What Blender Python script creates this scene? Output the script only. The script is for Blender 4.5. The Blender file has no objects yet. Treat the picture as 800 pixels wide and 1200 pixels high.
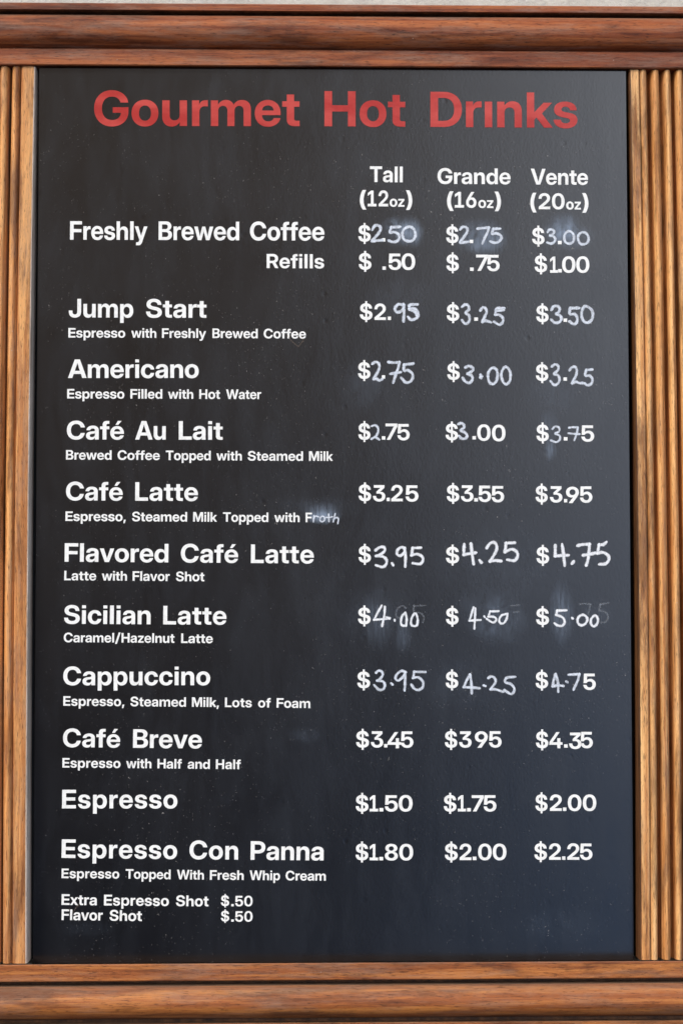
import bpy, bmesh, math, json, random
from mathutils import Vector, Matrix
from mathutils.geometry import delaunay_2d_cdt

# ------------------------------------------------------------------ scene, camera, sky, sun, exposure
S = bpy.context.scene
C = S.collection
Z0 = 1.5                       # height of the middle of the board above the ground
FPX, PW, PH = 2200.0, 800.0, 1200.0
AX, AY, AZ = 0.0686902591, -0.0233237705, -0.0016845051
EYE = Vector((-0.04239625772870113, -2.1728508814347935, Z0 - 0.15480446352307495))
HALF_W, HALF_H = 0.35, 1.0428389185370854 / 2

def cam_rows():
    cx, sx, cy, sy, cz, sz = math.cos(AX), math.sin(AX), math.cos(AY), math.sin(AY), math.cos(AZ), math.sin(AZ)
    m = Matrix(((cz, -sz, 0), (sz, cz, 0), (0, 0, 1))) @ Matrix(((cy, 0, sy), (0, 1, 0), (-sy, 0, cy))) @ Matrix(((1, 0, 0), (0, cx, -sx), (0, sx, cx)))
    return Matrix(((1, 0, 0), (0, 0, -1), (0, 1, 0))) @ m      # fit axes (x, up, towards viewer) -> world (x, -y, z)
CAM_R = cam_rows()
cam = bpy.data.cameras.new('camera')
cam.sensor_width = 36.0
cam.lens = FPX / PH * 36.0
cam.clip_start, cam.clip_end = 0.05, 200.0
cam.dof.use_dof = True
cam.dof.focus_distance = 2.2
cam.dof.aperture_fstop = 6.3
co = bpy.data.objects.new('camera', cam); C.objects.link(co)
co.matrix_world = Matrix.Translation(EYE) @ CAM_R.to_4x4()
S.camera = co

SUN_EL, SUN_AZ = math.radians(40), math.radians(222)           # azimuth clockwise from +Y: high behind the viewer's left shoulder
w = bpy.data.worlds.new('World'); S.world = w; w.use_nodes = True
wn, wl = w.node_tree.nodes, w.node_tree.links
bg = wn['Background']
sky = wn.new('ShaderNodeTexSky'); sky.sky_type = 'NISHITA'; sky.sun_disc = False
sky.sun_elevation = SUN_EL; sky.sun_rotation = SUN_AZ
sky.air_density = 1.3; sky.dust_density = 3.0; sky.ozone_density = 1.5
# added colour gradient behind the viewer, shaped to give the panel its reflections
def wmix(fac, a, b):
    t = wn.new('ShaderNodeMix'); t.data_type = 'RGBA'
    for sock, v in ((t.inputs[0], fac), (t.inputs[6], a), (t.inputs[7], b)):
        if isinstance(v, tuple): sock.default_value = (*v, 1)
        else: wl.new(v, sock)
    return t.outputs[2]
def wrange(v, a, b):
    t = wn.new('ShaderNodeMapRange'); t.interpolation_type = 'SMOOTHSTEP'; wl.new(v, t.inputs[0])
    t.inputs[1].default_value = a; t.inputs[2].default_value = b; return t.outputs[0]
wd = wn.new('ShaderNodeTexCoord'); wx = wn.new('ShaderNodeSeparateXYZ'); wl.new(wd.outputs['Generated'], wx.inputs[0])
fx, fz = wrange(wx.outputs[0], 0.0, 0.245), wrange(wx.outputs[2], -0.22, 0.30)
reflect_grad = wmix(fz, wmix(fx, (0.35, 0.45, 0.75), (4.0, 6.8, 12.5)), wmix(fx, (4.1, 3.0, 2.2), (31, 33, 37)))
wl.new(wmix(wrange(wx.outputs[1], -0.78, -0.88), sky.outputs['Color'], reflect_grad), bg.inputs['Color'])
bg.inputs['Strength'].default_value = 0.10

sd = bpy.data.lights.new('sun', 'SUN'); sd.energy = 1.5; sd.angle = math.radians(18); sd.color = (1.0, 0.93, 0.84)
so = bpy.data.objects.new('sun', sd); C.objects.link(so)
sdir = Vector((math.sin(SUN_AZ) * math.cos(SUN_EL), math.cos(SUN_AZ) * math.cos(SUN_EL), math.sin(SUN_EL)))
so.rotation_euler = sdir.to_track_quat('Z', 'Y').to_euler(); so.location = sdir * 6

S.view_settings.view_transform = 'Standard'; S.view_settings.look = 'None'
S.view_settings.exposure = 0.58; S.view_settings.gamma = 1.0; S.view_settings.use_curve_mapping = False

# ------------------------------------------------------------------ node helpers
def new_mat(name):
    m = bpy.data.materials.new(name); m.use_nodes = True
    return m, m.node_tree.nodes, m.node_tree.links, m.node_tree.nodes['Principled BSDF']

def ramp(n, stops, interp='LINEAR'):
    r = n.new('ShaderNodeValToRGB'); r.color_ramp.interpolation = interp
    e = r.color_ramp.elements
    while len(e) < len(stops): e.new(0.5)
    for k, (p, c) in enumerate(stops):
        e[k].position = p
        e[k].color = (c, c, c, 1) if isinstance(c, (int, float)) else (*c, 1)
    return r

def noise(n, l, vec, scale, detail=4, rough=0.55, dist=0.0):
    t = n.new('ShaderNodeTexNoise')
    t.inputs['Scale'].default_value = scale; t.inputs['Detail'].default_value = detail
    t.inputs['Roughness'].default_value = rough; t.inputs['Distortion'].default_value = dist
    l.new(vec, t.inputs['Vector']); return t

def mapping(n, l, vec, scale=(1, 1, 1), loc=(0, 0, 0)):
    t = n.new('ShaderNodeMapping')
    t.inputs['Scale'].default_value = scale; t.inputs['Location'].default_value = loc
    l.new(vec, t.inputs['Vector']); return t.outputs['Vector']

def mix(n, l, fac, a, b, blend='MIX'):
    t = n.new('ShaderNodeMix'); t.data_type = 'RGBA'; t.blend_type = blend
    for sock, v in ((t.inputs[0], fac), (t.inputs[6], a), (t.inputs[7], b)):
        if isinstance(v, (int, float)): sock.default_value = v
        elif isinstance(v, tuple): sock.default_value = (*v, 1)
        else: l.new(v, sock)
    return t.outputs[2]

def math_n(n, l, op, a, b=0.0, c=0.0, clamp=False):
    t = n.new('ShaderNodeMath'); t.operation = op; t.use_clamp = clamp
    for k, v in enumerate((a, b, c)):
        if isinstance(v, (int, float)): t.inputs[k].default_value = v
        else: l.new(v, t.inputs[k])
    return t.outputs[0]

# ------------------------------------------------------------------ materials
def wood(name, axis, dark, mid, light, seed, grey=0.45, rough=0.5):
    """stained and weathered pine, grain running along the given axis"""
    m, n, l, b = new_mat(name)
    tc = n.new('ShaderNodeTexCoord').outputs['Object']
    def st(along, across):
        s = [across] * 3; s[axis] = along
        return mapping(n, l, tc, tuple(s), (seed * 3.7, seed * 1.9, seed * 5.3))
    bend = noise(n, l, st(3.5, 14), 1.0, 3, 0.5, 0.5)
    warp = n.new('ShaderNodeMixRGB'); warp.blend_type = 'ADD'; warp.inputs[0].default_value = 1.3
    l.new(st(2.2, 120), warp.inputs[1]); l.new(bend.outputs['Color'], warp.inputs[2])
    band = noise(n, l, warp.outputs[0], 1.0, 6, 0.62, 0.7)
    fine = noise(n, l, st(26, 640), 1.0, 6, 0.78, 0.3)
    g = math_n(n, l, 'ADD', math_n(n, l, 'MULTIPLY', band.outputs['Fac'], 0.66), math_n(n, l, 'MULTIPLY', fine.outputs['Fac'], 0.34))
    soft = tuple(0.72 * x + 0.28 * y for x, y in zip(dark, mid))
    col = ramp(n, [(0.32, soft), (0.46, mid), (0.58, light), (0.72, tuple(min(1, x * 1.2) for x in light))])
    l.new(g, col.inputs[0])
    # patches where the stain took darker, broken up along the grain
    st1 = noise(n, l, st(6, 42), 1.0, 8, 0.72, 0.3)
    r1 = ramp(n, [(0.49, 0.0), (0.62, 0.70)]); l.new(st1.outputs['Fac'], r1.inputs[0])
    c1 = mix(n, l, r1.outputs[0], col.outputs[0], tuple(0.8 * x for x in dark))
    # sun-greyed varnish
    gy = noise(n, l, st(10, 70), 1.0, 9, 0.75, 0.2)
    r2 = ramp(n, [(0.48, 0.0), (0.70, grey)]); l.new(gy.outputs['Fac'], r2.inputs[0])
    c2 = mix(n, l, r2.outputs[0], c1, (0.27, 0.185, 0.14))
    # dust lying on every face that looks upwards
    ge = n.new('ShaderNodeNewGeometry'); gs = n.new('ShaderNodeSeparateXYZ'); l.new(ge.outputs['Normal'], gs.inputs[0])
    du = math_n(n, l, 'MULTIPLY_ADD', math_n(n, l, 'SUBTRACT', noise(n, l, st(60, 160), 1.0, 4, 0.7).outputs['Fac'], 0.5), 0.9, gs.outputs[2])
    r5 = ramp(n, [(0.45, 0.0), (0.98, 0.30)]); l.new(du, r5.inputs[0])
    c2 = mix(n, l, r5.outputs[0], c2, (0.32, 0.235, 0.18))
    # short dark pores
    po = noise(n, l, st(95, 800), 1.0, 3, 0.6)
    r3 = ramp(n, [(0.33, 0.65), (0.43, 0.0)]); l.new(po.outputs['Fac'], r3.inputs[0])
    c3 = mix(n, l, r3.outputs[0], c2, tuple(0.4 * x for x in dark))
    # specks of dust and nicks
    vo = n.new('ShaderNodeTexVoronoi'); vo.inputs['Scale'].default_value = 75; l.new(tc, vo.inputs['Vector'])
    r4 = ramp(n, [(0.03, 0.55), (0.07, 0.0)]); l.new(vo.outputs['Distance'], r4.inputs[0])
    sel = ramp(n, [(0.80, 0.0), (0.82, 1.0)]); sep = n.new('ShaderNodeSeparateColor'); l.new(vo.outputs['Color'], sep.inputs[0]); l.new(sep.outputs[0], sel.inputs[0])
    c4 = mix(n, l, math_n(n, l, 'MULTIPLY', r4.outputs[0], sel.outputs[0]), c3, (0.45, 0.40, 0.34))
    l.new(c4, b.inputs['Base Color'])
    rr = math_n(n, l, 'MULTIPLY_ADD', gy.outputs['Fac'], 0.35, rough - 0.15); l.new(rr, b.inputs['Roughness'])
    b.inputs['Specular IOR Level'].default_value = 0.28
    bp = n.new('ShaderNodeBump'); bp.inputs['Strength'].default_value = 0.35; bp.inputs['Distance'].default_value = 0.0012
    l.new(math_n(n, l, 'ADD', fine.outputs['Fac'], math_n(n, l, 'MULTIPLY', po.outputs['Fac'], 0.6)), bp.inputs['Height'])
    l.new(bp.outputs[0], b.inputs['Normal'])
    return m

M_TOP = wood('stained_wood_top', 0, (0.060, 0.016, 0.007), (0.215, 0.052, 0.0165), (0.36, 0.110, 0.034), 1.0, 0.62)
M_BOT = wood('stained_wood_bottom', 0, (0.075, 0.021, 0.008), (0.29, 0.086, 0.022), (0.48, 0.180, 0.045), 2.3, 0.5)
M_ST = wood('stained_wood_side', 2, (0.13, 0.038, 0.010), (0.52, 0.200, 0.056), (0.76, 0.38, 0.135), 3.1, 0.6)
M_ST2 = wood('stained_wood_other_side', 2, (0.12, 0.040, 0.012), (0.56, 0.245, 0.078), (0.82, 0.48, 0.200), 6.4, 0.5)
M_PALE = wood('pale_edge_wood', 2, (0.38, 0.27, 0.19), (0.64, 0.49, 0.37), (0.78, 0.65, 0.53), 4.2, 0.6)  # paler tone for the left stile's inner faces

M_EDGE = wood('dark_edge_wood', 2, (0.03, 0.012, 0.005), (0.075, 0.030, 0.011), (0.14, 0.06, 0.022), 7.7, 0.1)  # darker tone for the rail quirks and the right stile's inner faces
# dirt on the panel, measured on the board: x, z (board metres), half width, half height, strength, streakiness
def panel_mat(smudges):
    m, n, l, b = new_mat('black_painted_panel')
    tc = n.new('ShaderNodeTexCoord').outputs['Object']
    mott = noise(n, l, mapping(n, l, tc, (9, 9, 9)), 1.0, 6, 0.6, 0.3)
    base = ramp(n, [(0.35, (0.0045, 0.0045, 0.0050)), (0.65, (0.008, 0.0081, 0.0088))]); l.new(mott.outputs['Fac'], base.inputs[0])
    # rubbed chalk
    tot = None
    cloud = noise(n, l, mapping(n, l, tc, (60, 60, 45)), 1.0, 5, 0.6, 0.5)
    streak = noise(n, l, mapping(n, l, tc, (330, 60, 40)), 1.0, 3, 0.6, 0.2)
    cl = ramp(n, [(0.34, 0.15), (0.68, 1.0)]); l.new(cloud.outputs['Fac'], cl.inputs[0])
    sk = ramp(n, [(0.34, 0.2), (0.66, 1.0)]); l.new(streak.outputs['Fac'], sk.inputs[0])
    both = math_n(n, l, 'MULTIPLY', cl.outputs[0], math_n(n, l, 'MULTIPLY_ADD', sk.outputs[0], 0.6, 0.4))
    wob = noise(n, l, mapping(n, l, tc, (45, 45, 45)), 1.0, 3, 0.5)
    vw = n.new('ShaderNodeVectorMath'); vw.operation = 'MULTIPLY_ADD'
    vw.inputs[1].default_value = (0.008, 0, 0.008); l.new(wob.outputs['Color'], vw.inputs[0]); l.new(tc, vw.inputs[2])
    for (x, z, rx, rz, s, stk) in smudges:
        v = mapping(n, l, vw.outputs[0], (1 / rx, 0, 1 / rz), (-(x + .0005) / rx, 0, -(z + .0045) / rz))
        ln = n.new('ShaderNodeVectorMath'); ln.operation = 'LENGTH'; l.new(v, ln.inputs[0])
        r = ramp(n, [(0.15, s), (1.0, 0.0)], 'EASE'); l.new(ln.outputs['Value'], r.inputs[0])
        t = math_n(n, l, 'MULTIPLY', r.outputs[0], sk.outputs[0] if stk else both)
        tot = t if tot is None else math_n(n, l, 'ADD', tot, t, clamp=True)
    # an all-over film of old wiped chalk
    film = noise(n, l, mapping(n, l, tc, (26, 26, 7)), 1.0, 8, 0.7, 0.6)
    fr = ramp(n, [(0.45, 0.0), (0.80, 0.010)]); l.new(film.outputs['Fac'], fr.inputs[0])
    tot = math_n(n, l, 'ADD', tot, fr.outputs[0], clamp=True)
    c = mix(n, l, tot, base.outputs[0], (0.37, 0.48, 0.64))
    # specks: pale dust grains of two sizes, a few dark blisters
    def specks(scale, r0, keep, strength, seed):
        vo = n.new('ShaderNodeTexVoronoi'); vo.inputs['Scale'].default_value = scale
        l.new(mapping(n, l, tc, (1, 1, 1), (seed, 0, seed * 2)), vo.inputs['Vector'])
        rd = ramp(n, [(r0, 1.0), (r0 * 2.2, 0.0)]); l.new(vo.outputs['Distance'], rd.inputs[0])
        sp = n.new('ShaderNodeSeparateColor'); l.new(vo.outputs['Color'], sp.inputs[0])
        k = ramp(n, [(1 - keep, 0.0), (1.0, 1.0)]); l.new(sp.outputs[0], k.inputs[0])
        return math_n(n, l, 'MULTIPLY', math_n(n, l, 'MULTIPLY', rd.outputs[0], k.outputs[0]), strength)
    zone = noise(n, l, mapping(n, l, tc, (7, 7, 7), (5, 0, 1)), 1.0, 3, 0.6)
    zr = ramp(n, [(0.42, 0.05), (0.64, 1.0)]); l.new(zone.outputs['Fac'], zr.inputs[0])
    s1 = math_n(n, l, 'MULTIPLY', specks(150, 0.06, 0.22, 0.42, 0.3), zr.outputs[0])
    s2 = math_n(n, l, 'MULTIPLY', specks(300, 0.13, 0.25, 0.14, 1.7), zr.outputs[0])
    s3 = specks(48, 0.017, 0.22, 0.7, 4.1)
    fl = noise(n, l, mapping(n, l, tc, (260, 260, 210), (3, 0, 9)), 1.0, 3, 0.7, 0.4)
    fk = ramp(n, [(0.685, 0.0), (0.76, 0.6)]); l.new(fl.outputs['Fac'], fk.inputs[0])
    s3 = math_n(n, l, 'ADD', s3, math_n(n, l, 'MULTIPLY', fk.outputs[0], zr.outputs[0]))
    c = mix(n, l, math_n(n, l, 'ADD', math_n(n, l, 'ADD', s1, s2), s3, clamp=True), c, (0.40, 0.38, 0.35))
    dk = specks(42, 0.075, 0.30, 0.9, 7.7)
    c = mix(n, l, dk, c, (0.003, 0.003, 0.004))
    l.new(c, b.inputs['Base Color'])
    ro = ramp(n, [(0.32, 0.19), (0.68, 0.27)]); l.new(film.outputs['Fac'], ro.inputs[0])
    l.new(math_n(n, l, 'ADD', ro.outputs[0], math_n(n, l, 'MULTIPLY', tot, 0.5), clamp=True), b.inputs['Roughness'])
    b.inputs['Specular IOR Level'].default_value = 0.5
    bp = n.new('ShaderNodeBump'); bp.inputs['Strength'].default_value = 0.2; bp.inputs['Distance'].default_value = 0.0004
    g = noise(n, l, mapping(n, l, tc, (420, 420, 260)), 1.0, 3, 0.6)
    l.new(math_n(n, l, 'SUBTRACT', g.outputs['Fac'], math_n(n, l, 'MULTIPLY', dk, 1.2)), bp.inputs['Height']); l.new(bp.outputs[0], b.inputs['Normal'])
    return m

def vinyl(name, col, rough=0.38, sheen_col=None):
    m, n, l, b = new_mat(name)
    tc = n.new('ShaderNodeTexCoord').outputs['Object']
    q = noise(n, l, mapping(n, l, tc, (160, 160, 160)), 1.0, 5, 0.65)
    r = ramp(n, [(0.3, tuple(0.86 * x for x in col)), (0.55, col)]); l.new(q.outputs['Fac'], r.inputs[0])
    c = r.outputs[0]
    if sheen_col:                                          # reflected light on the red words, painted as lighter patches
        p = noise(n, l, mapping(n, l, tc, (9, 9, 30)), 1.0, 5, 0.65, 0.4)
        f = ramp(n, [(0.40, 0.0), (0.64, 1.0)]); l.new(p.outputs['Fac'], f.inputs[0]); c = mix(n, l, f.outputs[0], c, sheen_col)
    l.new(c, b.inputs['Base Color']); b.inputs['Roughness'].default_value = rough; b.inputs['Specular IOR Level'].default_value = 0.3
    return m
M_WHITE = vinyl('white_vinyl', (0.85, 0.86, 0.84))
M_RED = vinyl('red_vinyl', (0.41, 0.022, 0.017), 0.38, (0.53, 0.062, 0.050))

def chalk_mat(name, col, alpha, grain):
    m, n, l, b = new_mat(name)
    tc = n.new('ShaderNodeTexCoord')
    b.inputs['Base Color'].default_value = (*col, 1); b.inputs['Roughness'].default_value = 0.9
    b.inputs['Specular IOR Level'].default_value = 0.1
    sx = n.new('ShaderNodeSeparateXYZ'); l.new(tc.outputs['UV'], sx.inputs[0])
    e = math_n(n, l, 'ABSOLUTE', math_n(n, l, 'MULTIPLY_ADD', sx.outputs[1], 2.0, -1.0))
    q = noise(n, l, mapping(n, l, tc.outputs['Object'], (900, 900, 900)), 1.0, 3, 0.6)
    q2 = noise(n, l, mapping(n, l, tc.outputs['Object'], (230, 230, 230)), 1.0, 3, 0.6)
    ed = ramp(n, [(0.55, 1.0), (1.0, 0.0)]); l.new(math_n(n, l, 'MULTIPLY_ADD', math_n(n, l, 'SUBTRACT', q.outputs['Fac'], 0.5), 0.9, e), ed.inputs[0])
    gr = ramp(n, [(0.30, 1.0 - grain), (0.60, 1.0)]); l.new(math_n(n, l, 'MULTIPLY_ADD', q.outputs['Fac'], 0.5, math_n(n, l, 'MULTIPLY', q2.outputs['Fac'], 0.5)), gr.inputs[0])
    a = math_n(n, l, 'MULTIPLY', math_n(n, l, 'MULTIPLY', ed.outputs[0], gr.outputs[0]), alpha)
    l.new(a, b.inputs['Alpha'])
    return m
M_CHALK = chalk_mat('chalk_strokes', (0.72, 0.78, 0.87), 0.97, 0.62)
M_CHALK_B = chalk_mat('bold_chalk_strokes', (0.82, 0.85, 0.89), 1.0, 0.40)
M_GHOST = chalk_mat('wiped_chalk_strokes', (0.55, 0.60, 0.66), 0.16, 0.6)
M_STAIN = chalk_mat('dried_brown_drip', (0.36, 0.27, 0.21), 0.40, 0.9)

def plaster():
    m, n, l, b = new_mat('pale_plaster')
    tc = n.new('ShaderNodeTexCoord').outputs['Object']
    a = noise(n, l, mapping(n, l, tc, (22, 22, 22)), 1.0, 8, 0.65)
    r = ramp(n, [(0.32, (0.45, 0.44, 0.40)), (0.6, (0.56, 0.545, 0.49))]); l.new(a.outputs['Fac'], r.inputs[0])
    l.new(r.outputs[0], b.inputs['Base Color']); b.inputs['Roughness'].default_value = 0.9
    q = noise(n, l, mapping(n, l, tc, (150, 150, 110)), 1.0, 6, 0.7)
    bp = n.new('ShaderNodeBump'); bp.inputs['Strength'].default_value = 0.8; bp.inputs['Distance'].default_value = 0.004
    l.new(q.outputs['Fac'], bp.inputs['Height']); l.new(bp.outputs[0], b.inputs['Normal'])
    return m

# ------------------------------------------------------------------ mesh helpers
PANEL_Y, PANEL_LEAN = 0.0165, -0.0185               # the panel's face lies behind the frame's front, deeper towards its foot
def face_y(z): return PANEL_Y + PANEL_LEAN * z

def on_board(px, py):
    """point of the board seen at (px, py) in the photograph: board metres from its middle"""
    d = CAM_R @ Vector(((px - PW / 2) / FPX, (PH / 2 - py) / FPX, -1.0))
    t = (PANEL_Y + PANEL_LEAN * (EYE.z - Z0) - EYE.y) / (d.y - PANEL_LEAN * d.z)
    p = EYE + d * t
    return p.x, p.z - Z0

def link(name, mesh, mats, parent):
    for mt in (mats if isinstance(mats, (list, tuple)) else [mats]): mesh.materials.append(mt)
    o = bpy.data.objects.new(name, mesh); C.objects.link(o); o.parent = parent
    return o

def extrude_profile(name, prof, axis, a, b, mats, parent, segs=24, mat_of=None, smooth=32):
    """closed profile [(u, y)] swept along X (u is z) or along Z (u is x) from a to b"""
    me = bpy.data.meshes.new(name); vs = []; fs = []; n = len(prof); mi = []
    for k in range(segs + 1):
        t = a + (b - a) * k / segs
        for (u, y) in prof: vs.append((t, y, u) if axis == 0 else (u, y, t))
    for k in range(segs):
        for i in range(n):
            j = (i + 1) % n
            fs.append((k * n + i, k * n + j, (k + 1) * n + j, (k + 1) * n + i)); mi.append(mat_of[i] if mat_of else 0)
    fs.append(tuple(range(n - 1, -1, -1))); fs.append(tuple(segs * n + i for i in range(n))); mi += [0, 0]
    me.from_pydata(vs, [], fs)
    bm = bmesh.new(); bm.from_mesh(me); bmesh.ops.recalc_face_normals(bm, faces=bm.faces); bm.to_mesh(me); bm.free()
    for p, q in zip(me.polygons, mi): p.use_smooth = True; p.material_index = q
    me.set_sharp_from_angle(angle=math.radians(smooth))
    return link(name, me, mats, parent)

def arc(cu, cy, ru, ry, a0, a1, n):
    return [(cu + ru * math.cos(math.radians(a0 + (a1 - a0) * k / n)), cy + ry * math.sin(math.radians(a0 + (a1 - a0) * k / n))) for k in range(n + 1)]

# ------------------------------------------------------------------ the wall and the framed board
wall_me = bpy.data.meshes.new('plaster_wall'); bm = bmesh.new()
bmesh.ops.create_cube(bm, size=1.0, matrix=Matrix.Translation((0, 0.158, Z0)) @ Matrix.Diagonal((5.0, 0.2, 3.0, 1)))
bmesh.ops.bevel(bm, geom=list(bm.edges), offset=0.01, segments=2, affect='EDGES'); bm.to_mesh(wall_me); bm.free()
wall = link('plaster_wall', wall_me, plaster(), None)
wall['label'] = 'rough pale cream plaster wall showing above the wooden frame of the menu board'; wall['category'] = 'wall'

board = bpy.data.objects.new('menu_board', None); C.objects.link(board); board.location = (0, 0, Z0)
board['label'] = 'black coffee menu board in a reeded brown wooden frame, white lettering and chalked prices'
board['category'] = 'menu board'
MM = 0.001
BACK = 0.055
H2 = HALF_H
# top rail: flat strip, swelling ogee, quirk, fillet (u is height above the opening)
prof = [(0.0, BACK), (0.0, 0.0012), (0.0012, 0.0), (0.0185, 0.0), (0.0197, 0.0010), (0.0200, 0.0022)]
prof += [(0.0206, 0.0022), (0.0212, 0.0)]
prof += [(0.0220, -0.0016), (0.0245, -0.0052), (0.0280, -0.0085), (0.0325, -0.0112), (0.0375, -0.0130), (0.0425, -0.0138),
         (0.0475, -0.0136), (0.0520, -0.0118), (0.0560, -0.0082), (0.0587, -0.0042), (0.0600, -0.0010), (0.0604, 0.0060)]
prof += [(0.0630, 0.0060), (0.0634, -0.0075), (0.0640, -0.0085), (0.0710, -0.0085), (0.0722, -0.0072), (0.0724, BACK)]
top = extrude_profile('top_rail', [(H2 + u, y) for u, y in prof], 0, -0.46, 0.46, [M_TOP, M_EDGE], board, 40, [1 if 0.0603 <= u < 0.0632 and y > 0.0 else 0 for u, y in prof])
# bottom rail: flat strip, quirk, half-round, quirk, ledge
pb = [(0.009, BACK), (0.0, 0.0012), (0.0012, 0.0), (0.0182, 0.0), (0.0192, 0.0008), (0.0204, 0.0160), (0.0240, 0.0160), (0.0250, 0.0010)]
pb += [(0.0262, -0.0050), (0.0290, -0.0110), (0.0330, -0.0158), (0.0380, -0.0190), (0.0435, -0.0200), (0.0490, -0.0188), (0.0540, -0.0155),
       (0.0580, -0.0105), (0.0605, -0.0050), (0.0615, 0.0030)]
pb += [(0.0655, 0.0030), (0.0658, -0.0050), (0.0668, -0.0062), (0.0790, -0.0062), (0.0802, -0.0050), (0.0804, BACK)]
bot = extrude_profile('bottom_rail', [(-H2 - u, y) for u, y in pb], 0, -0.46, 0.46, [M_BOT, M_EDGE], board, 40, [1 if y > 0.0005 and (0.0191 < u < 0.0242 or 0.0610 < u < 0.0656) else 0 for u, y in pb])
# reeded stiles; u runs outwards from the opening
def stile(side, flat, reed, mats, seed):
    rnd = random.Random(seed)
    f = 0.004                                         # a little behind the rails' strips
    pr = [(0.0, BACK), (0.0, f + 0.0022), (0.0009, f + 0.0006), (0.0020, f), (flat - 0.0012, f), (flat - 0.0006, f + 0.0016), (flat + 0.0002, f + 0.0016)]
    u = flat + 0.0004; nb = len(pr)
    for k in range(5):
        wd = reed + rnd.uniform(-0.0004, 0.0004); gw = 0.0143 - reed
        pr += [(u + wd / 2 - wd / 2 * math.cos(t), f + 0.0085 - 0.0092 * math.sin(t)) for t in [math.pi * q / 12 for q in range(13)]]
        pr += [(u + wd + gw * q, f + 0.0085 + 0.0085 * math.sin(math.pi * q)) for q in (0.15, 0.32, 0.5, 0.68, 0.85)]
        u += wd + gw
    pr += [(u, f), (u + 0.012, f), (u + 0.0135, f + 0.0015), (u + 0.0135, BACK)]
    mo = [0] * len(pr)
    mo[0] = 1; mo[1] = 1; mo[2] = 1
    o = extrude_profile('stile', [(side * (HALF_W + a), y) for a, y in pr], 2, -H2 + 0.0007, H2 - 0.0007, mats, board, 60, mo)
    for v in o.data.vertices: v.co.x += side * 0.0026 * (1 - (v.co.z / H2) ** 2)      # the old sides have bowed outwards
    return o
stile(-1, 0.0165, 0.0118, [M_ST, M_PALE], 3)
stile(1, 0.0120, 0.0096, [M_ST2, M_EDGE], 8)
bb = bpy.data.meshes.new('backing_board'); bm = bmesh.new()
bmesh.ops.create_cube(bm, size=1.0, matrix=Matrix.Translation((0, 0.046, 0)) @ Matrix.Diagonal((2 * HALF_W + 0.006, 0.016, 2 * H2 - 0.0006, 1))); bm.to_mesh(bb); bm.free()
mk, _, _, kb = new_mat('dark_backing'); kb.inputs['Base Color'].default_value = (0.012, 0.012, 0.013, 1); kb.inputs['Roughness'].default_value = 0.9
link('backing_board', bb, mk, board)

SM = []
def smudge(px, py, rx, ry, s, stk=0):
    x, z = on_board(px, py); SM.append((x, z, rx * MM, ry * MM, s, stk))
for a in [(474, 271, 30, 22, .48), (486, 276, 18, 20, .18, 1), (564, 277, 38, 24, .34), (575, 286, 26, 18, .22, 1), (662, 268, 28, 22, .34), (672, 277, 34, 20, .22),
          (648, 526, 9, 18, .22, 1), (646, 500, 14, 22, .08, 1), (470, 355, 60, 40, .04), (445, 728, 22, 44, .09, 1), (476, 742, 12, 30, .10, 1),
          (588, 728, 40, 34, .17), (572, 715, 46, 34, .07), (661, 720, 17, 44, .20, 1), (700, 722, 26, 26, .05), (440, 720, 60, 40, .04),
          (381, 606, 24, 10, .30, 1), (381, 602, 26, 15, .22, 1), (375, 595, 60, 18, .05), (360, 862, 24, 12, .07), (105, 1088, 40, 12, .035), (655, 1085, 70, 28, .035),
          (430, 452, 36, 40, .06), (650, 460, 40, 40, .05), (545, 800, 60, 40, .03), (600, 660, 120, 60, .03)]:
    smudge(*a)
pm = bpy.data.meshes.new('panel'); bm = bmesh.new()
x0, x1, z0, z1 = -HALF_W + 0.0035, HALF_W - 0.0030, -H2 - 0.0035, H2 - 0.0010
bmesh.ops.create_cube(bm, size=1.0, matrix=Matrix.Translation(((x0 + x1) / 2, PANEL_Y + 0.004, (z0 + z1) / 2)) @ Matrix.Diagonal((x1 - x0, 0.008, z1 - z0, 1)))
bmesh.ops.bevel(bm, geom=list(bm.edges), offset=0.0008, segments=2, affect='EDGES')
for v in bm.verts: v.co.y += PANEL_LEAN * v.co.z
bm.to_mesh(pm); bm.free()
panel = link('panel', pm, panel_mat(SM), board)

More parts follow.
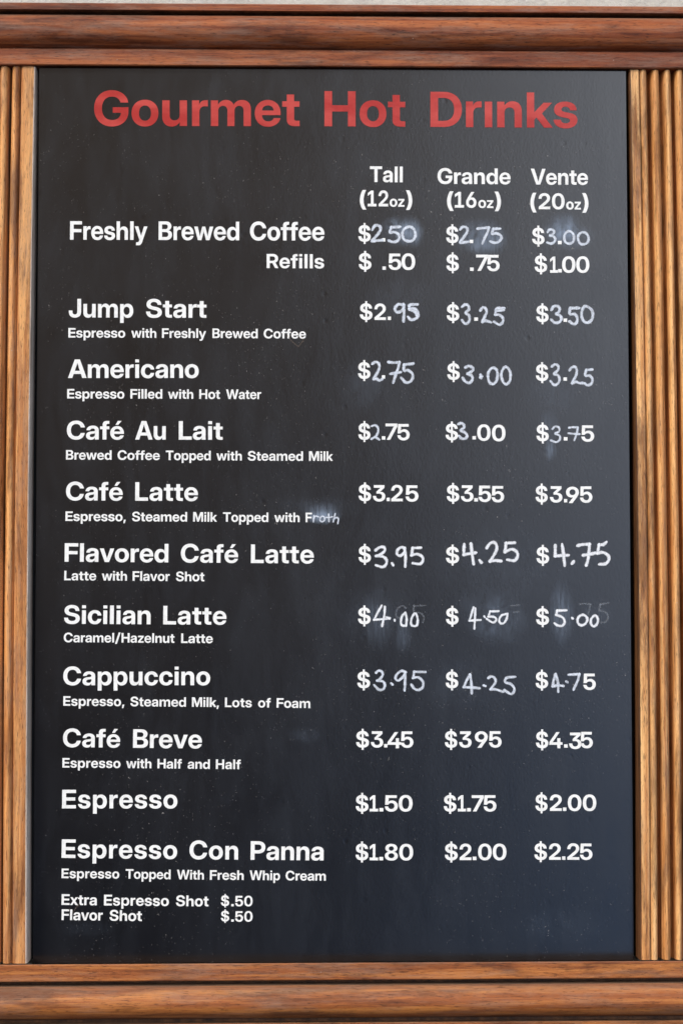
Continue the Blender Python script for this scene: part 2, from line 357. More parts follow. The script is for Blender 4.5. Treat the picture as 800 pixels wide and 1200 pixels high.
# ------------------------------------------------------------------ lettering
GLYPHS = json.loads(r'''{" ":[550,[]],"$":[1336,[[580,-220,1,580,1710,1,769,1710,1,769,-220,1],[675,-24,1,484,-24,0,214,97,0,70,327,0,70,489,1,367,489,1,369,407,0,444,291,0,582,229,0,677,229,1,763,229,0,890,276,0,961,362,0,961,420,1,961,468,0,906,539,0,789,593,0,694,613,1,537,647,1,315,695,0,99,901,0,99,1061,1,99,1197,0,241,1400,0,496,1514,0,665,1514,1,836,1514,0,1086,1398,0,1225,1183,0,1230,1033,1,942,1033,1,934,1139,0,786,1261,0,666,1261,1,591,1261,0,474,1214,0,407,1130,0,407,1076,1,407,1030,0,459,963,0,573,913,0,664,893,1,807,862,1,926,836,0,1100,761,0,1212,658,0,1266,524,0,1266,440,1,1266,297,0,1123,88,0,858,-24,0]]],"(":[800,[[215,592,1,215,767,0,275,1130,0,380,1452,0,449,1566,1,731,1566,1,667,1425,0,568,1096,0,513,754,0,513,592,1,513,448,0,562,169,0,659,-126,0,731,-294,1,449,-294,1,334,-100,0,215,352,0]]],")":[800,[[69,-294,1,141,-126,0,238,169,0,287,448,0,287,592,1,287,754,0,232,1096,0,133,1425,0,69,1566,1,351,1566,1,421,1452,0,525,1130,0,585,767,0,585,592,1,585,352,0,466,-100,0,351,-294,1]]],",":[550,[[81,-312,1,155,243,1,438,243,1,287,-312,1]]],".":[550,[[277,-18,1,207,-18,0,107,81,0,107,152,1,107,223,0,207,322,0,277,322,1,348,322,0,447,223,0,447,152,1,447,81,0,348,-18,0]]],"/":[745,[[741,1560,1,261,-224,1,4,-224,1,484,1560,1]]],"0":[1320,[[660,-24,1,473,-24,0,211,163,0,74,507,0,74,744,1,74,982,0,211,1327,0,473,1514,0,660,1514,1,848,1514,0,1109,1327,0,1246,982,0,1246,744,1,1246,507,0,1109,163,0,848,-24,0],[660,222,1,757,222,0,889,348,0,956,582,0,956,744,1,956,907,0,889,1141,0,757,1268,0,660,1268,1,563,1268,0,431,1141,0,364,907,0,364,744,1,364,582,0,431,348,0,563,222,0]]],"1":[1320,[[192,0,1,192,247,1,1173,247,1,1173,0,1],[855,1490,1,855,0,1,559,0,1,559,1207,1,558,1207,1,208,985,1,208,1255,1,577,1490,1]]],"2":[1320,[[129,0,1,129,226,1,676,693,1,742,751,0,845,853,0,905,965,0,905,1034,1,905,1105,0,846,1210,0,738,1268,0,664,1268,1,585,1268,0,470,1198,0,407,1069,0,407,978,1,124,978,1,124,1140,0,256,1381,0,499,1514,0,665,1514,1,818,1514,0,1056,1400,0,1191,1191,0,1191,1050,1,1191,946,0,1113,774,0,966,613,0,862,524,1,546,249,1,546,247,1,1198,247,1,1198,0,1]]],"3":[1320,[[657,-24,1,476,-24,0,223,116,0,91,351,0,91,492,1,384,492,1,384,409,0,451,285,0,573,216,0,654,216,1,732,216,0,850,281,0,916,397,0,916,471,1,916,547,0,845,654,0,713,711,0,622,711,1,419,711,1,419,898,1,778,1240,1,778,1241,1,175,1241,1,175,1490,1,1140,1490,1,1140,1251,1,667,809,1,667,873,1,849,888,0,1092,788,0,1214,592,0,1214,462,1,1214,320,0,1074,100,0,825,-24,0]]],"4":[1320,[[46,321,1,46,559,1,702,1490,1,1008,1490,1,360,562,1,360,560,1,1273,560,1,1273,321,1],[789,0,1,789,393,1,789,500,1,789,929,1,1075,929,1,1075,0,1]]],"5":[1320,[[660,-22,1,501,-22,0,256,98,0,112,314,0,104,458,1,395,458,1,398,389,0,469,280,0,587,217,0,661,217,1,739,217,0,855,288,0,921,413,0,921,494,1,921,577,0,856,703,0,742,775,0,667,775,1,569,775,0,430,692,0,405,618,1,125,618,1,170,1490,1,1124,1490,1,1124,1241,1,442,1241,1,415,889,1,417,889,1,474,948,0,628,1007,0,721,1007,1,821,1007,0,999,932,0,1135,795,0,1212,610,0,1212,502,1,1212,349,0,1074,112,0,826,-22,0]]],"6":[1320,[[667,-22,1,504,-22,0,253,109,0,111,340,0,111,492,1,111,611,0,215,848,0,317,994,1,661,1490,1,990,1490,1,513,812,1,454,812,1,474,847,0,539,920,0,646,970,0,726,970,1,871,970,0,1088,849,0,1209,633,0,1209,488,1,1209,338,0,1071,108,0,827,-22,0],[659,218,1,734,218,0,852,289,0,920,411,0,920,488,1,920,564,0,852,685,0,734,755,0,659,755,1,585,755,0,467,685,0,400,564,0,400,488,1,400,411,0,467,289,0,585,218,0]]],"7":[1320,[[244,0,1,868,1232,1,868,1234,1,141,1234,1,141,1490,1,1179,1490,1,1179,1237,1,556,0,1]]],"8":[1320,[[659,-24,1,491,-24,0,236,83,0,94,275,0,94,400,1,94,502,0,184,660,0,347,762,0,454,775,1,454,774,1,313,796,0,144,973,0,144,1110,1,144,1228,0,275,1411,0,508,1514,0,659,1514,1,813,1514,0,1045,1412,0,1175,1230,0,1175,1110,1,1175,974,0,1007,797,0,866,774,1,866,775,1,973,762,0,1136,660,0,1226,501,0,1226,400,1,1226,275,0,1083,83,0,829,-24,0],[659,200,1,736,200,0,852,255,0,917,356,0,917,421,1,917,489,0,851,592,0,735,651,0,659,651,1,585,651,0,468,592,0,402,489,0,402,421,1,402,355,0,467,255,0,583,200,0],[659,879,1,726,879,0,826,929,0,881,1022,0,881,1083,1,881,1144,0,826,1235,0,727,1285,0,659,1285,1,593,1285,0,493,1235,0,438,1144,0,438,1083,1,438,1022,0,493,930,0,593,879,0]]],"9":[1320,[[653,1512,1,817,1512,0,1067,1381,0,1209,1150,0,1209,998,1,1209,879,0,1105,642,0,1003,496,1,659,0,1,330,0,1,807,678,1,866,678,1,846,644,0,781,570,0,675,520,0,594,520,1,450,520,0,232,641,0,111,858,0,111,1002,1,111,1152,0,249,1382,0,494,1512,0],[661,1272,1,587,1272,0,468,1201,0,400,1079,0,400,1002,1,400,926,0,468,805,0,587,735,0,661,735,1,735,735,0,853,805,0,920,926,0,920,1002,1,920,1079,0,853,1201,0,735,1272,0]]],"A":[1461,[[9,0,1,532,1490,1,928,1490,1,1451,0,1,1110,0,1,876,725,1,833,868,0,742,1171,0,689,1364,1,774,1364,1,719,1171,0,628,868,0,583,725,1,341,0,1],[341,325,1,341,571,1,1120,571,1,1120,325,1]]],"B":[1320,[[111,0,1,111,1490,1,708,1490,1,868,1490,0,1093,1394,0,1209,1222,0,1209,1107,1,1209,1021,0,1144,888,0,1024,800,0,942,779,1,942,777,1,1033,769,0,1179,680,0,1264,526,0,1264,420,1,1264,296,0,1145,106,0,911,0,0,742,0,1],[412,242,1,699,242,1,818,242,0,950,344,0,950,437,1,950,499,0,892,590,0,782,639,0,704,639,1,412,639,1],[412,871,1,685,871,1,753,871,0,850,917,0,903,1002,0,903,1059,1,903,1146,0,787,1248,0,685,1248,1,412,1248,1]]],"C":[1487,[[771,-24,1,567,-24,0,246,163,0,63,508,0,63,744,1,63,982,0,246,1328,0,567,1514,0,771,1514,1,902,1514,0,1126,1436,0,1299,1292,0,1409,1090,0,1427,965,1,1116,965,1,1103,1031,0,1043,1134,0,955,1205,0,842,1242,0,775,1242,1,648,1242,0,469,1120,0,373,897,0,373,744,1,373,592,0,468,370,0,648,248,0,775,248,1,842,248,0,954,284,0,1042,356,0,1102,458,0,1117,523,1,1427,523,1,1409,399,0,1299,197,0,1125,53,0,902,-24,0]]],"D":[1436,[[637,0,1,252,0,1,252,259,1,621,259,1,771,259,0,967,372,0,1063,589,0,1063,746,1,1063,903,0,967,1119,0,772,1231,0,624,1231,1,245,1231,1,245,1490,1,643,1490,1,867,1490,0,1195,1309,0,1373,975,0,1373,746,1,1373,517,0,1195,182,0,866,0,0],[419,1490,1,419,0,1,111,0,1,111,1490,1]]],"E":[1245,[[111,0,1,111,1490,1,1180,1490,1,1180,1226,1,419,1226,1,419,881,1,1123,881,1,1123,624,1,419,624,1,419,264,1,1180,264,1,1180,0,1]]],"F":[1191,[[111,0,1,111,1490,1,1147,1490,1,1147,1226,1,419,1226,1,419,860,1,1097,860,1,1097,604,1,419,604,1,419,0,1]]],"G":[1507,[[772,-24,1,561,-24,0,242,168,0,63,514,0,63,744,1,63,982,0,247,1328,0,567,1514,0,767,1514,1,895,1514,0,1121,1439,0,1296,1300,0,1408,1108,0,1422,991,1,1110,991,1,1097,1048,0,1041,1141,0,954,1207,0,843,1242,0,776,1242,1,651,1242,0,470,1121,0,373,898,0,373,744,1,373,591,0,471,369,0,653,248,0,780,248,1,884,248,0,1042,327,0,1131,470,0,1131,564,1,1204,558,1,806,558,1,806,792,1,1432,792,1,1432,602,1,1432,417,0,1263,135,0,965,-24,0]]],"H":[1471,[[111,0,1,111,1490,1,419,1490,1,419,892,1,1052,892,1,1052,1490,1,1359,1490,1,1359,0,1,1052,0,1,1052,628,1,419,628,1,419,0,1]]],"J":[1151,[[546,-22,1,320,-22,0,59,223,0,59,451,1,59,552,1,349,552,1,349,449,1,349,346,0,453,237,0,543,237,1,632,237,0,736,346,0,736,449,1,736,1490,1,1044,1490,1,1044,445,1,1044,220,0,778,-22,0]]],"L":[1140,[[111,0,1,111,1490,1,419,1490,1,419,264,1,1096,264,1,1096,0,1]]],"M":[1831,[[111,0,1,111,1490,1,560,1490,1,806,796,1,821,749,0,863,612,0,907,463,0,944,327,0,956,282,1,879,282,1,891,327,0,928,463,0,972,612,0,1013,749,0,1027,796,1,1270,1490,1,1719,1490,1,1719,0,1,1417,0,1,1417,708,1,1417,758,0,1421,896,0,1425,1053,0,1429,1214,0,1430,1286,1,1467,1286,1,1444,1207,0,1395,1041,0,1349,885,0,1308,754,0,1293,708,1,1041,0,1,791,0,1,536,708,1,521,754,0,479,885,0,432,1041,0,381,1207,0,357,1286,1,401,1286,1,402,1214,0,406,1053,0,410,896,0,413,758,0,413,708,1,413,0,1]]],"P":[1293,[[111,0,1,111,1490,1,699,1490,1,867,1490,0,1111,1371,0,1244,1152,0,1244,1001,1,1244,851,0,1110,632,0,863,512,0,695,512,1,282,512,1,282,770,1,679,770,1,761,770,0,879,827,0,943,931,0,943,1001,1,943,1073,0,879,1175,0,761,1232,0,679,1232,1,419,1232,1,419,0,1]]],"R":[1332,[[111,0,1,111,1490,1,707,1490,1,875,1490,0,1120,1371,0,1253,1152,0,1253,1001,1,1253,854,0,1113,638,0,860,521,0,689,521,1,296,521,1,296,768,1,689,768,1,770,768,0,888,826,0,952,931,0,952,1001,1,952,1073,0,888,1176,0,770,1234,0,688,1234,1,419,1234,1,419,0,1],[956,0,1,615,673,1,938,673,1,1286,0,1]]],"S":[1336,[[675,-24,1,484,-24,0,214,97,0,70,327,0,70,489,1,367,489,1,369,407,0,444,291,0,582,229,0,677,229,1,763,229,0,890,276,0,961,362,0,961,420,1,961,468,0,906,539,0,789,593,0,694,613,1,537,647,1,315,695,0,99,901,0,99,1061,1,99,1197,0,241,1400,0,496,1514,0,665,1514,1,836,1514,0,1086,1398,0,1225,1183,0,1230,1033,1,942,1033,1,934,1139,0,786,1261,0,666,1261,1,591,1261,0,474,1214,0,407,1130,0,407,1076,1,407,1030,0,459,963,0,573,913,0,664,893,1,807,862,1,926,836,0,1100,761,0,1212,658,0,1266,524,0,1266,440,1,1266,297,0,1123,88,0,858,-24,0]]],"T":[1301,[[45,1226,1,45,1490,1,1256,1490,1,1256,1226,1,805,1226,1,805,0,1,497,0,1,497,1226,1]]],"V":[1445,[[532,0,1,9,1490,1,344,1490,1,585,765,1,628,630,0,721,313,0,776,126,1,687,126,1,740,313,0,831,630,0,872,765,1,1105,1490,1,1436,1490,1,924,0,1]]],"W":[2041,[[409,0,1,9,1490,1,337,1490,1,512,750,1,533,658,0,571,474,0,606,290,0,622,197,1,561,197,1,579,290,0,617,474,0,657,658,0,679,750,1,864,1490,1,1178,1490,1,1361,750,1,1383,658,0,1424,474,0,1462,290,0,1480,197,1,1417,197,1,1434,290,0,1469,474,0,1508,658,0,1528,750,1,1703,1490,1,2032,1490,1,1631,0,1,1288,0,1,1076,813,1,1054,902,0,1009,1120,0,978,1256,1,1062,1256,1,1032,1120,0,988,902,0,964,813,1,754,0,1]]],"a":[1132,[[427,-18,1,322,-18,0,158,52,0,64,193,0,64,298,1,64,387,0,130,506,0,245,579,0,394,617,0,476,624,1,573,634,0,687,652,0,737,686,0,737,720,1,737,727,1,737,766,0,695,825,0,618,859,0,564,859,1,510,859,0,427,825,0,379,763,0,375,722,1,98,722,1,105,831,0,220,991,0,428,1078,0,573,1078,1,681,1078,0,851,1029,0,968,935,0,1028,801,0,1028,716,1,1028,0,1,740,0,1,740,149,1,736,149,1,708,97,0,626,23,0,508,-18,0],[509,187,1,580,187,0,683,239,0,739,329,0,739,386,1,739,492,1,726,485,0,684,472,0,628,461,0,562,449,0,527,444,1,476,436,0,394,403,0,346,348,0,346,306,1,346,269,0,386,215,0,460,187,0]]],"c":[1137,[[588,-24,1,430,-24,0,191,115,0,58,364,0,58,527,1,58,691,0,191,940,0,430,1080,0,588,1080,1,692,1080,0,868,1019,0,999,907,0,1077,754,0,1084,661,1,799,661,1,793,702,0,760,768,0,708,816,0,637,842,0,592,842,1,518,842,0,412,765,0,355,624,0,355,527,1,355,431,0,412,291,0,518,214,0,592,214,1,637,214,0,707,240,0,758,288,0,790,355,0,797,397,1,1084,397,1,1079,305,0,1002,152,0,870,38,0,693,-24,0]]],"d":[1224,[[515,-22,1,377,-22,0,171,116,0,58,364,0,58,529,1,58,692,0,173,939,0,378,1078,0,513,1078,1,582,1078,0,698,1041,0,790,967,0,824,910,1,825,910,1,825,1490,1,1119,1490,1,1119,0,1,829,0,1,829,162,1,828,162,1,797,101,0,704,18,0,584,-22,0],[591,218,1,666,218,0,777,295,0,839,435,0,839,529,1,839,624,0,777,763,0,666,840,0,591,840,1,520,840,0,414,766,0,355,628,0,355,529,1,355,430,0,414,291,0,520,218,0]]],"e":[1150,[[586,-24,1,426,-24,0,189,117,0,58,367,0,58,527,1,58,689,0,191,938,0,425,1080,0,576,1080,1,693,1080,0,883,1001,0,1021,854,0,1096,654,0,1096,533,1,1096,454,1,163,454,1,163,642,1,954,642,1,821,597,1,821,677,0,763,793,0,656,856,0,582,856,1,509,856,0,403,793,0,345,677,0,345,597,1,345,469,1,345,387,0,404,264,0,516,197,0,595,197,1,653,197,0,742,230,0,803,291,0,816,332,1,1085,332,1,1066,227,0,926,67,0,714,-24,0]]],"f":[759,[[719,1056,1,719,825,1,18,825,1,18,1056,1],[209,0,1,209,1193,1,209,1292,0,286,1424,0,438,1490,0,552,1490,1,605,1490,0,701,1490,0,719,1490,1,719,1259,1,707,1259,0,641,1259,0,619,1259,1,556,1259,0,503,1206,0,503,1143,1,503,0,1]]],"h":[1199,[[399,587,1,399,0,1,104,0,1,104,1490,1,399,1490,1,399,781,1,344,781,1,394,921,0,580,1078,0,724,1078,1,837,1078,0,1003,981,0,1094,795,0,1094,661,1,1094,0,1,800,0,1,800,607,1,800,713,0,699,824,0,606,824,1,545,824,0,451,774,0,399,669,0]]],"i":[503,[[104,0,1,104,1056,1,399,1056,1,399,0,1],[251,1189,1,178,1189,0,83,1278,0,83,1346,1,83,1414,0,178,1503,0,250,1503,1,324,1503,0,419,1414,0,419,1346,1,419,1278,0,324,1189,0]]],"k":[1127,[[371,304,1,371,652,1,402,652,1,772,1056,1,1118,1056,1,639,525,1,571,525,1],[104,0,1,104,1490,1,399,1490,1,399,0,1],[795,0,1,461,460,1,656,665,1,1140,0,1]]],"l":[559,[[446,0,1,265,0,0,104,133,0,104,286,1,104,1490,1,399,1490,1,399,314,1,399,265,0,439,226,0,488,226,1,498,226,0,522,226,0,531,226,1,531,0,1,510,0,0,467,0,0]]],"m":[1810,[[104,0,1,104,1056,1,388,1056,1,388,818,1,370,818,1,398,906,0,500,1021,0,634,1078,0,708,1078,1,829,1078,0,1007,939,0,1026,818,1,995,818,1,1015,899,0,1117,1015,0,1264,1078,0,1350,1078,1,1452,1078,0,1613,990,0,1705,821,0,1705,700,1,1705,0,1,1411,0,1,1411,646,1,1411,741,0,1308,835,0,1232,835,1,1176,835,0,1092,785,0,1047,696,0,1047,636,1,1047,0,1,763,0,1,763,654,1,763,736,0,665,835,0,587,835,1,535,835,0,450,786,0,399,691,0,399,623,1,399,0,1]]],"n":[1199,[[399,587,1,399,0,1,104,0,1,104,1056,1,394,1056,1,394,781,1,344,781,1,394,921,0,580,1078,0,724,1078,1,837,1078,0,1003,981,0,1094,795,0,1094,661,1,1094,0,1,800,0,1,800,607,1,800,713,0,699,824,0,606,824,1,545,824,0,451,774,0,399,669,0]]],"o":[1189,[[594,-24,1,435,-24,0,193,114,0,58,362,0,58,527,1,58,693,0,193,941,0,435,1080,0,594,1080,1,755,1080,0,996,941,0,1131,693,0,1131,527,1,1131,362,0,996,114,0,755,-24,0],[594,215,1,666,215,0,774,290,0,834,430,0,834,527,1,834,626,0,774,766,0,666,841,0,594,841,1,523,841,0,415,766,0,355,626,0,355,527,1,355,429,0,415,290,0,523,215,0]]],"p":[1224,[[104,-418,1,104,1056,1,395,1056,1,395,913,1,398,913,1,431,968,0,524,1041,0,643,1078,0,711,1078,1,846,1078,0,1051,939,0,1166,692,0,1166,529,1,1166,364,0,1052,116,0,848,-22,0,709,-22,1,640,-22,0,523,18,0,432,98,0,402,158,1,399,158,1,399,-418,1],[633,218,1,705,218,0,810,291,0,869,430,0,869,529,1,869,628,0,810,766,0,705,840,0,633,840,1,559,840,0,446,763,0,385,624,0,385,529,1,385,435,0,446,295,0,559,218,0]]],"r":[764,[[104,0,1,104,1056,1,388,1056,1,388,876,1,391,876,1,420,971,0,544,1063,0,649,1063,1,675,1063,0,718,1062,0,736,1061,1,736,810,1,720,811,0,647,815,0,609,815,1,549,815,0,453,760,0,399,652,0,399,572,1,399,0,1]]],"s":[1065,[[543,-26,1,406,-26,0,192,59,0,64,219,0,54,332,1,344,332,1,352,263,0,452,185,0,538,185,1,620,185,0,713,247,0,713,296,1,713,338,0,642,390,0,577,402,1,392,438,1,238,468,0,78,624,0,78,746,1,78,846,0,187,996,0,388,1078,0,526,1078,1,663,1078,0,867,991,0,982,831,0,985,721,1,712,721,1,711,785,0,613,869,0,534,869,1,458,869,0,372,804,0,372,757,1,372,716,0,440,664,0,500,651,1,700,612,1,860,581,0,1011,440,0,1011,323,1,1011,218,0,892,61,0,681,-26,0]]],"t":[755,[[711,1056,1,711,825,1,18,825,1,18,1056,1],[200,1344,1,495,1344,1,495,326,1,495,273,0,538,231,0,598,231,1,623,231,0,692,231,0,711,231,1,711,0,1,684,0,0,588,0,0,539,0,1,365,0,0,200,136,0,200,280,1]]],"u":[1199,[[475,-22,1,363,-22,0,196,75,0,104,262,0,104,395,1,104,1056,1,399,1056,1,399,449,1,399,343,0,501,232,0,593,232,1,654,232,0,747,282,0,800,388,0,800,469,1,800,1056,1,1094,1056,1,1094,0,1,805,0,1,805,275,1,855,275,1,805,135,0,620,-22,0]]],"v":[1134,[[403,0,1,12,1056,1,321,1056,1,495,534,1,526,441,0,580,255,0,607,161,1,537,161,1,563,255,0,616,441,0,645,534,1,817,1056,1,1123,1056,1,731,0,1]]],"w":[1676,[[337,0,1,12,1056,1,320,1056,1,417,687,1,446,574,0,499,331,0,526,213,1,486,213,1,515,331,0,574,574,0,604,687,1,705,1056,1,971,1056,1,1071,687,1,1101,574,0,1159,331,0,1188,213,1,1148,213,1,1175,331,0,1228,573,0,1255,687,1,1351,1056,1,1664,1056,1,1339,0,1,1034,0,1,911,420,1,894,481,0,861,609,0,828,740,0,811,804,1,866,804,1,849,740,0,816,609,0,782,481,0,764,420,1,640,0,1]]],"x":[1100,[[12,0,1,438,607,1,432,476,1,38,1056,1,360,1056,1,453,908,1,493,841,0,565,715,0,601,652,1,507,652,1,545,715,0,617,841,0,659,908,1,754,1056,1,1071,1056,1,667,476,1,673,607,1,1088,0,1,765,0,1,659,162,1,620,228,0,548,349,0,511,410,1,593,410,1,555,349,0,483,228,0,442,162,1,334,0,1]]],"y":[1134,[[130,-418,1,130,-185,1,264,-185,1,300,-185,0,344,-163,0,375,-114,0,389,-73,1,418,4,1,12,1056,1,321,1056,1,498,534,1,528,442,0,584,255,0,610,161,1,528,161,1,553,255,0,609,442,0,639,534,1,817,1056,1,1123,1056,1,658,-163,1,625,-251,0,532,-364,0,407,-418,0,325,-418,1,277,-418,0,178,-418,0]]],"z":[1071,[[96,0,1,96,198,1,620,819,1,620,822,1,96,822,1,96,1056,1,967,1056,1,967,847,1,454,236,1,454,233,1,975,233,1,975,0,1]]],"é":[1150,[[586,-24,1,426,-24,0,189,117,0,58,367,0,58,527,1,58,689,0,191,938,0,425,1080,0,576,1080,1,693,1080,0,883,1001,0,1021,854,0,1096,654,0,1096,533,1,1096,454,1,163,454,1,163,642,1,954,642,1,821,597,1,821,677,0,763,793,0,656,856,0,582,856,1,509,856,0,403,793,0,345,677,0,345,597,1,345,469,1,345,387,0,404,264,0,516,197,0,595,197,1,653,197,0,742,230,0,803,291,0,816,332,1,1085,332,1,1066,227,0,926,67,0,714,-24,0],[459,1186,1,632,1499,1,920,1499,1,667,1186,1]]],"ı":[503,[[104,0,1,104,1056,1,399,1056,1,399,0,1]]]}''')
CAP = 1490.0
LOWER = 1.03                                          # lower-case letters stand a little taller here

def flatten(c):
    pts = [(c[i], c[i + 1], c[i + 2]) for i in range(0, len(c), 3)]
    full = []
    for k, p in enumerate(pts):
        q = pts[(k + 1) % len(pts)]
        full.append(p)
        if not p[2] and not q[2]: full.append(((p[0] + q[0]) / 2, (p[1] + q[1]) / 2, 1))
    s = next(i for i, p in enumerate(full) if p[2]); full = full[s:] + full[:s]
    out = []; i = 0; n = len(full)
    while i < n:
        p = full[i]; q = full[(i + 1) % n]
        if q[2]: out.append((p[0], p[1])); i += 1
        else:
            r = full[(i + 2) % n]
            for k in range(5):
                t = k / 5
                out.append(((1 - t) ** 2 * p[0] + 2 * t * (1 - t) * q[0] + t * t * r[0], (1 - t) ** 2 * p[1] + 2 * t * (1 - t) * q[1] + t * t * r[1]))
            i += 2
    return out
def bar(x0, y0, x1, y1): return [(x0, y0), (x0, y1), (x1, y1), (x1, y0)]
OUT = {ch: [flatten(c) for c in g[1]] for ch, g in GLYPHS.items()}
OUT['l'] = [bar(112, 0, 412, 1490 / LOWER)]; GLYPHS['l'] = [524, []]      # plain straight l, square stops and dots
OUT['.'] = [bar(112, 0, 424, 312)]; GLYPHS['.'] = [536, []]
OUT['i'] = [bar(112, 0, 412, 1062), bar(112, 1215, 412, 1490 / LOWER)]; GLYPHS['i'] = [524, []]
INK = {ch: (min(p[0] for c in cs for p in c), max(p[0] for c in cs for p in c)) if cs else (0, 0) for ch, cs in OUT.items()}

def ysc(ch): return LOWER if ch in 'acegilmnopqrsuvwxyzı' else 1.0

def solid(polys):
    """overlapping outlines -> one clean filled shape: points, triangles, rim edges (non-zero winding)"""
    pts, eds = [], []
    for c in polys:
        k = len(pts); pts += [Vector(p) for p in c]
        eds += [(k + i, k + (i + 1) % len(c)) for i in range(len(c))]
    v, _, f, *_ = delaunay_2d_cdt(pts, eds, [], 0, 0.01)
    tris = []
    for t in f:
        q = (v[t[0]] + v[t[1]] + v[t[2]]) / 3; wn = 0
        for c in polys:
            for i in range(len(c)):
                (x0, y0), (x1, y1) = c[i], c[(i + 1) % len(c)]
                if (y0 <= q.y) != (y1 <= q.y) and (x0 + (q.y - y0) * (x1 - x0) / (y1 - y0)) > q.x: wn += 1 if y1 > y0 else -1
        if wn: tris.append(tuple(t))
    use = {}
    for t in tris:
        for i in range(3):
            e = (t[i], t[(i + 1) % 3]); r = (e[1], e[0])
            if r in use: del use[r]
            else: use[e] = 1
    return [(p.x, p.y) for p in v], tris, list(use)
SOLID = {ch: solid(c) for ch, c in OUT.items() if c}

def letters(name, runs, mat, label=None):
    """runs: (text, x0, x1, y0, y1, cap) in photograph pixels; all runs become one mesh of thin raised vinyl"""
    vs, fs = [], []
    for (text, x0, x1, y0, y1, cap) in runs:
        a = on_board(x0, y0); b = on_board(x1, y1); c = on_board(x0, y0 - cap)
        ux, uz = b[0] - a[0], b[1] - a[1]; wd = math.hypot(ux, uz); ux /= wd; uz /= wd
        sy = (c[1] - a[1]) / CAP
        if len(text) == 1:
            l, r = INK[text]; sx = wd / (r - l); tr = 0.0
        else:
            adv = sum(GLYPHS[ch][0] for ch in text) - INK[text[0]][0] - (GLYPHS[text[-1]][0] - INK[text[-1]][1])
            sx = sy * 1.045
            tr = (wd - adv * sx) / (len(text) - 1)
            lim = 0.045 * CAP * sy
            if tr > lim or tr < -lim * 0.35:
                tr = max(-lim * 0.35, min(lim, tr)); sx = (wd - tr * (len(text) - 1)) / adv
        pen = -INK[text[0]][0] * sx
        for ch in text:
            P, T3, E = SOLID[ch]; k = ysc(ch); n = len(P); o = len(vs)
            for dy in (-0.0004, 0.0002):
                for px, py in P:
                    gx, gy = pen + px * sx, py * sy * k
                    z = a[1] + uz * gx + ux * gy
                    vs.append((a[0] + ux * gx - uz * gy, face_y(z) + dy, z))
            fs += [(o + t[0], o + t[1], o + t[2]) for t in T3]
            fs += [(o + i, o + n + i, o + n + j, o + j) for i, j in E]
            pen += GLYPHS[ch][0] * sx + tr
    me = bpy.data.meshes.new(name); me.from_pydata(vs, [], fs)
    bm = bmesh.new(); bm.from_mesh(me)
    bmesh.ops.delete(bm, geom=[v for v in bm.verts if not v.link_faces], context='VERTS')
    bm.to_mesh(me); bm.free()
    o = link(name, me, mat, panel)
    if label: o['label'] = label
    return o

T, I, D, H = 41.2, 21.8, 11.2, 18.5
def slant(ws, cap):
    """ws: (word, x0, x1, baseline) -> runs; the baseline of each word climbs towards the next one's"""
    out = []
    for k, q in enumerate(ws):
        y1 = q[3]
        if len(ws) > 1:
            a, b = (ws[k], ws[k + 1]) if k + 1 < len(ws) else (ws[k - 1], ws[k])
            y1 = q[3] + (b[3] - a[3]) * (q[2] - q[1]) / max(1, b[1] - a[1])
        out.append((q[0], q[1], q[2], q[3], y1, cap))
    return out
for run, lb in zip(slant([('Gourmet', 110.6, 351, 147.6), ('Hot', 380, 474.6, 148.0), ('Drınks', 504, 676, 148.8)], T), ('Gourmet', 'Hot', 'Drinks, its i without a dot')):
    letters('heading_word', [run], M_RED, 'large red word ' + lb)

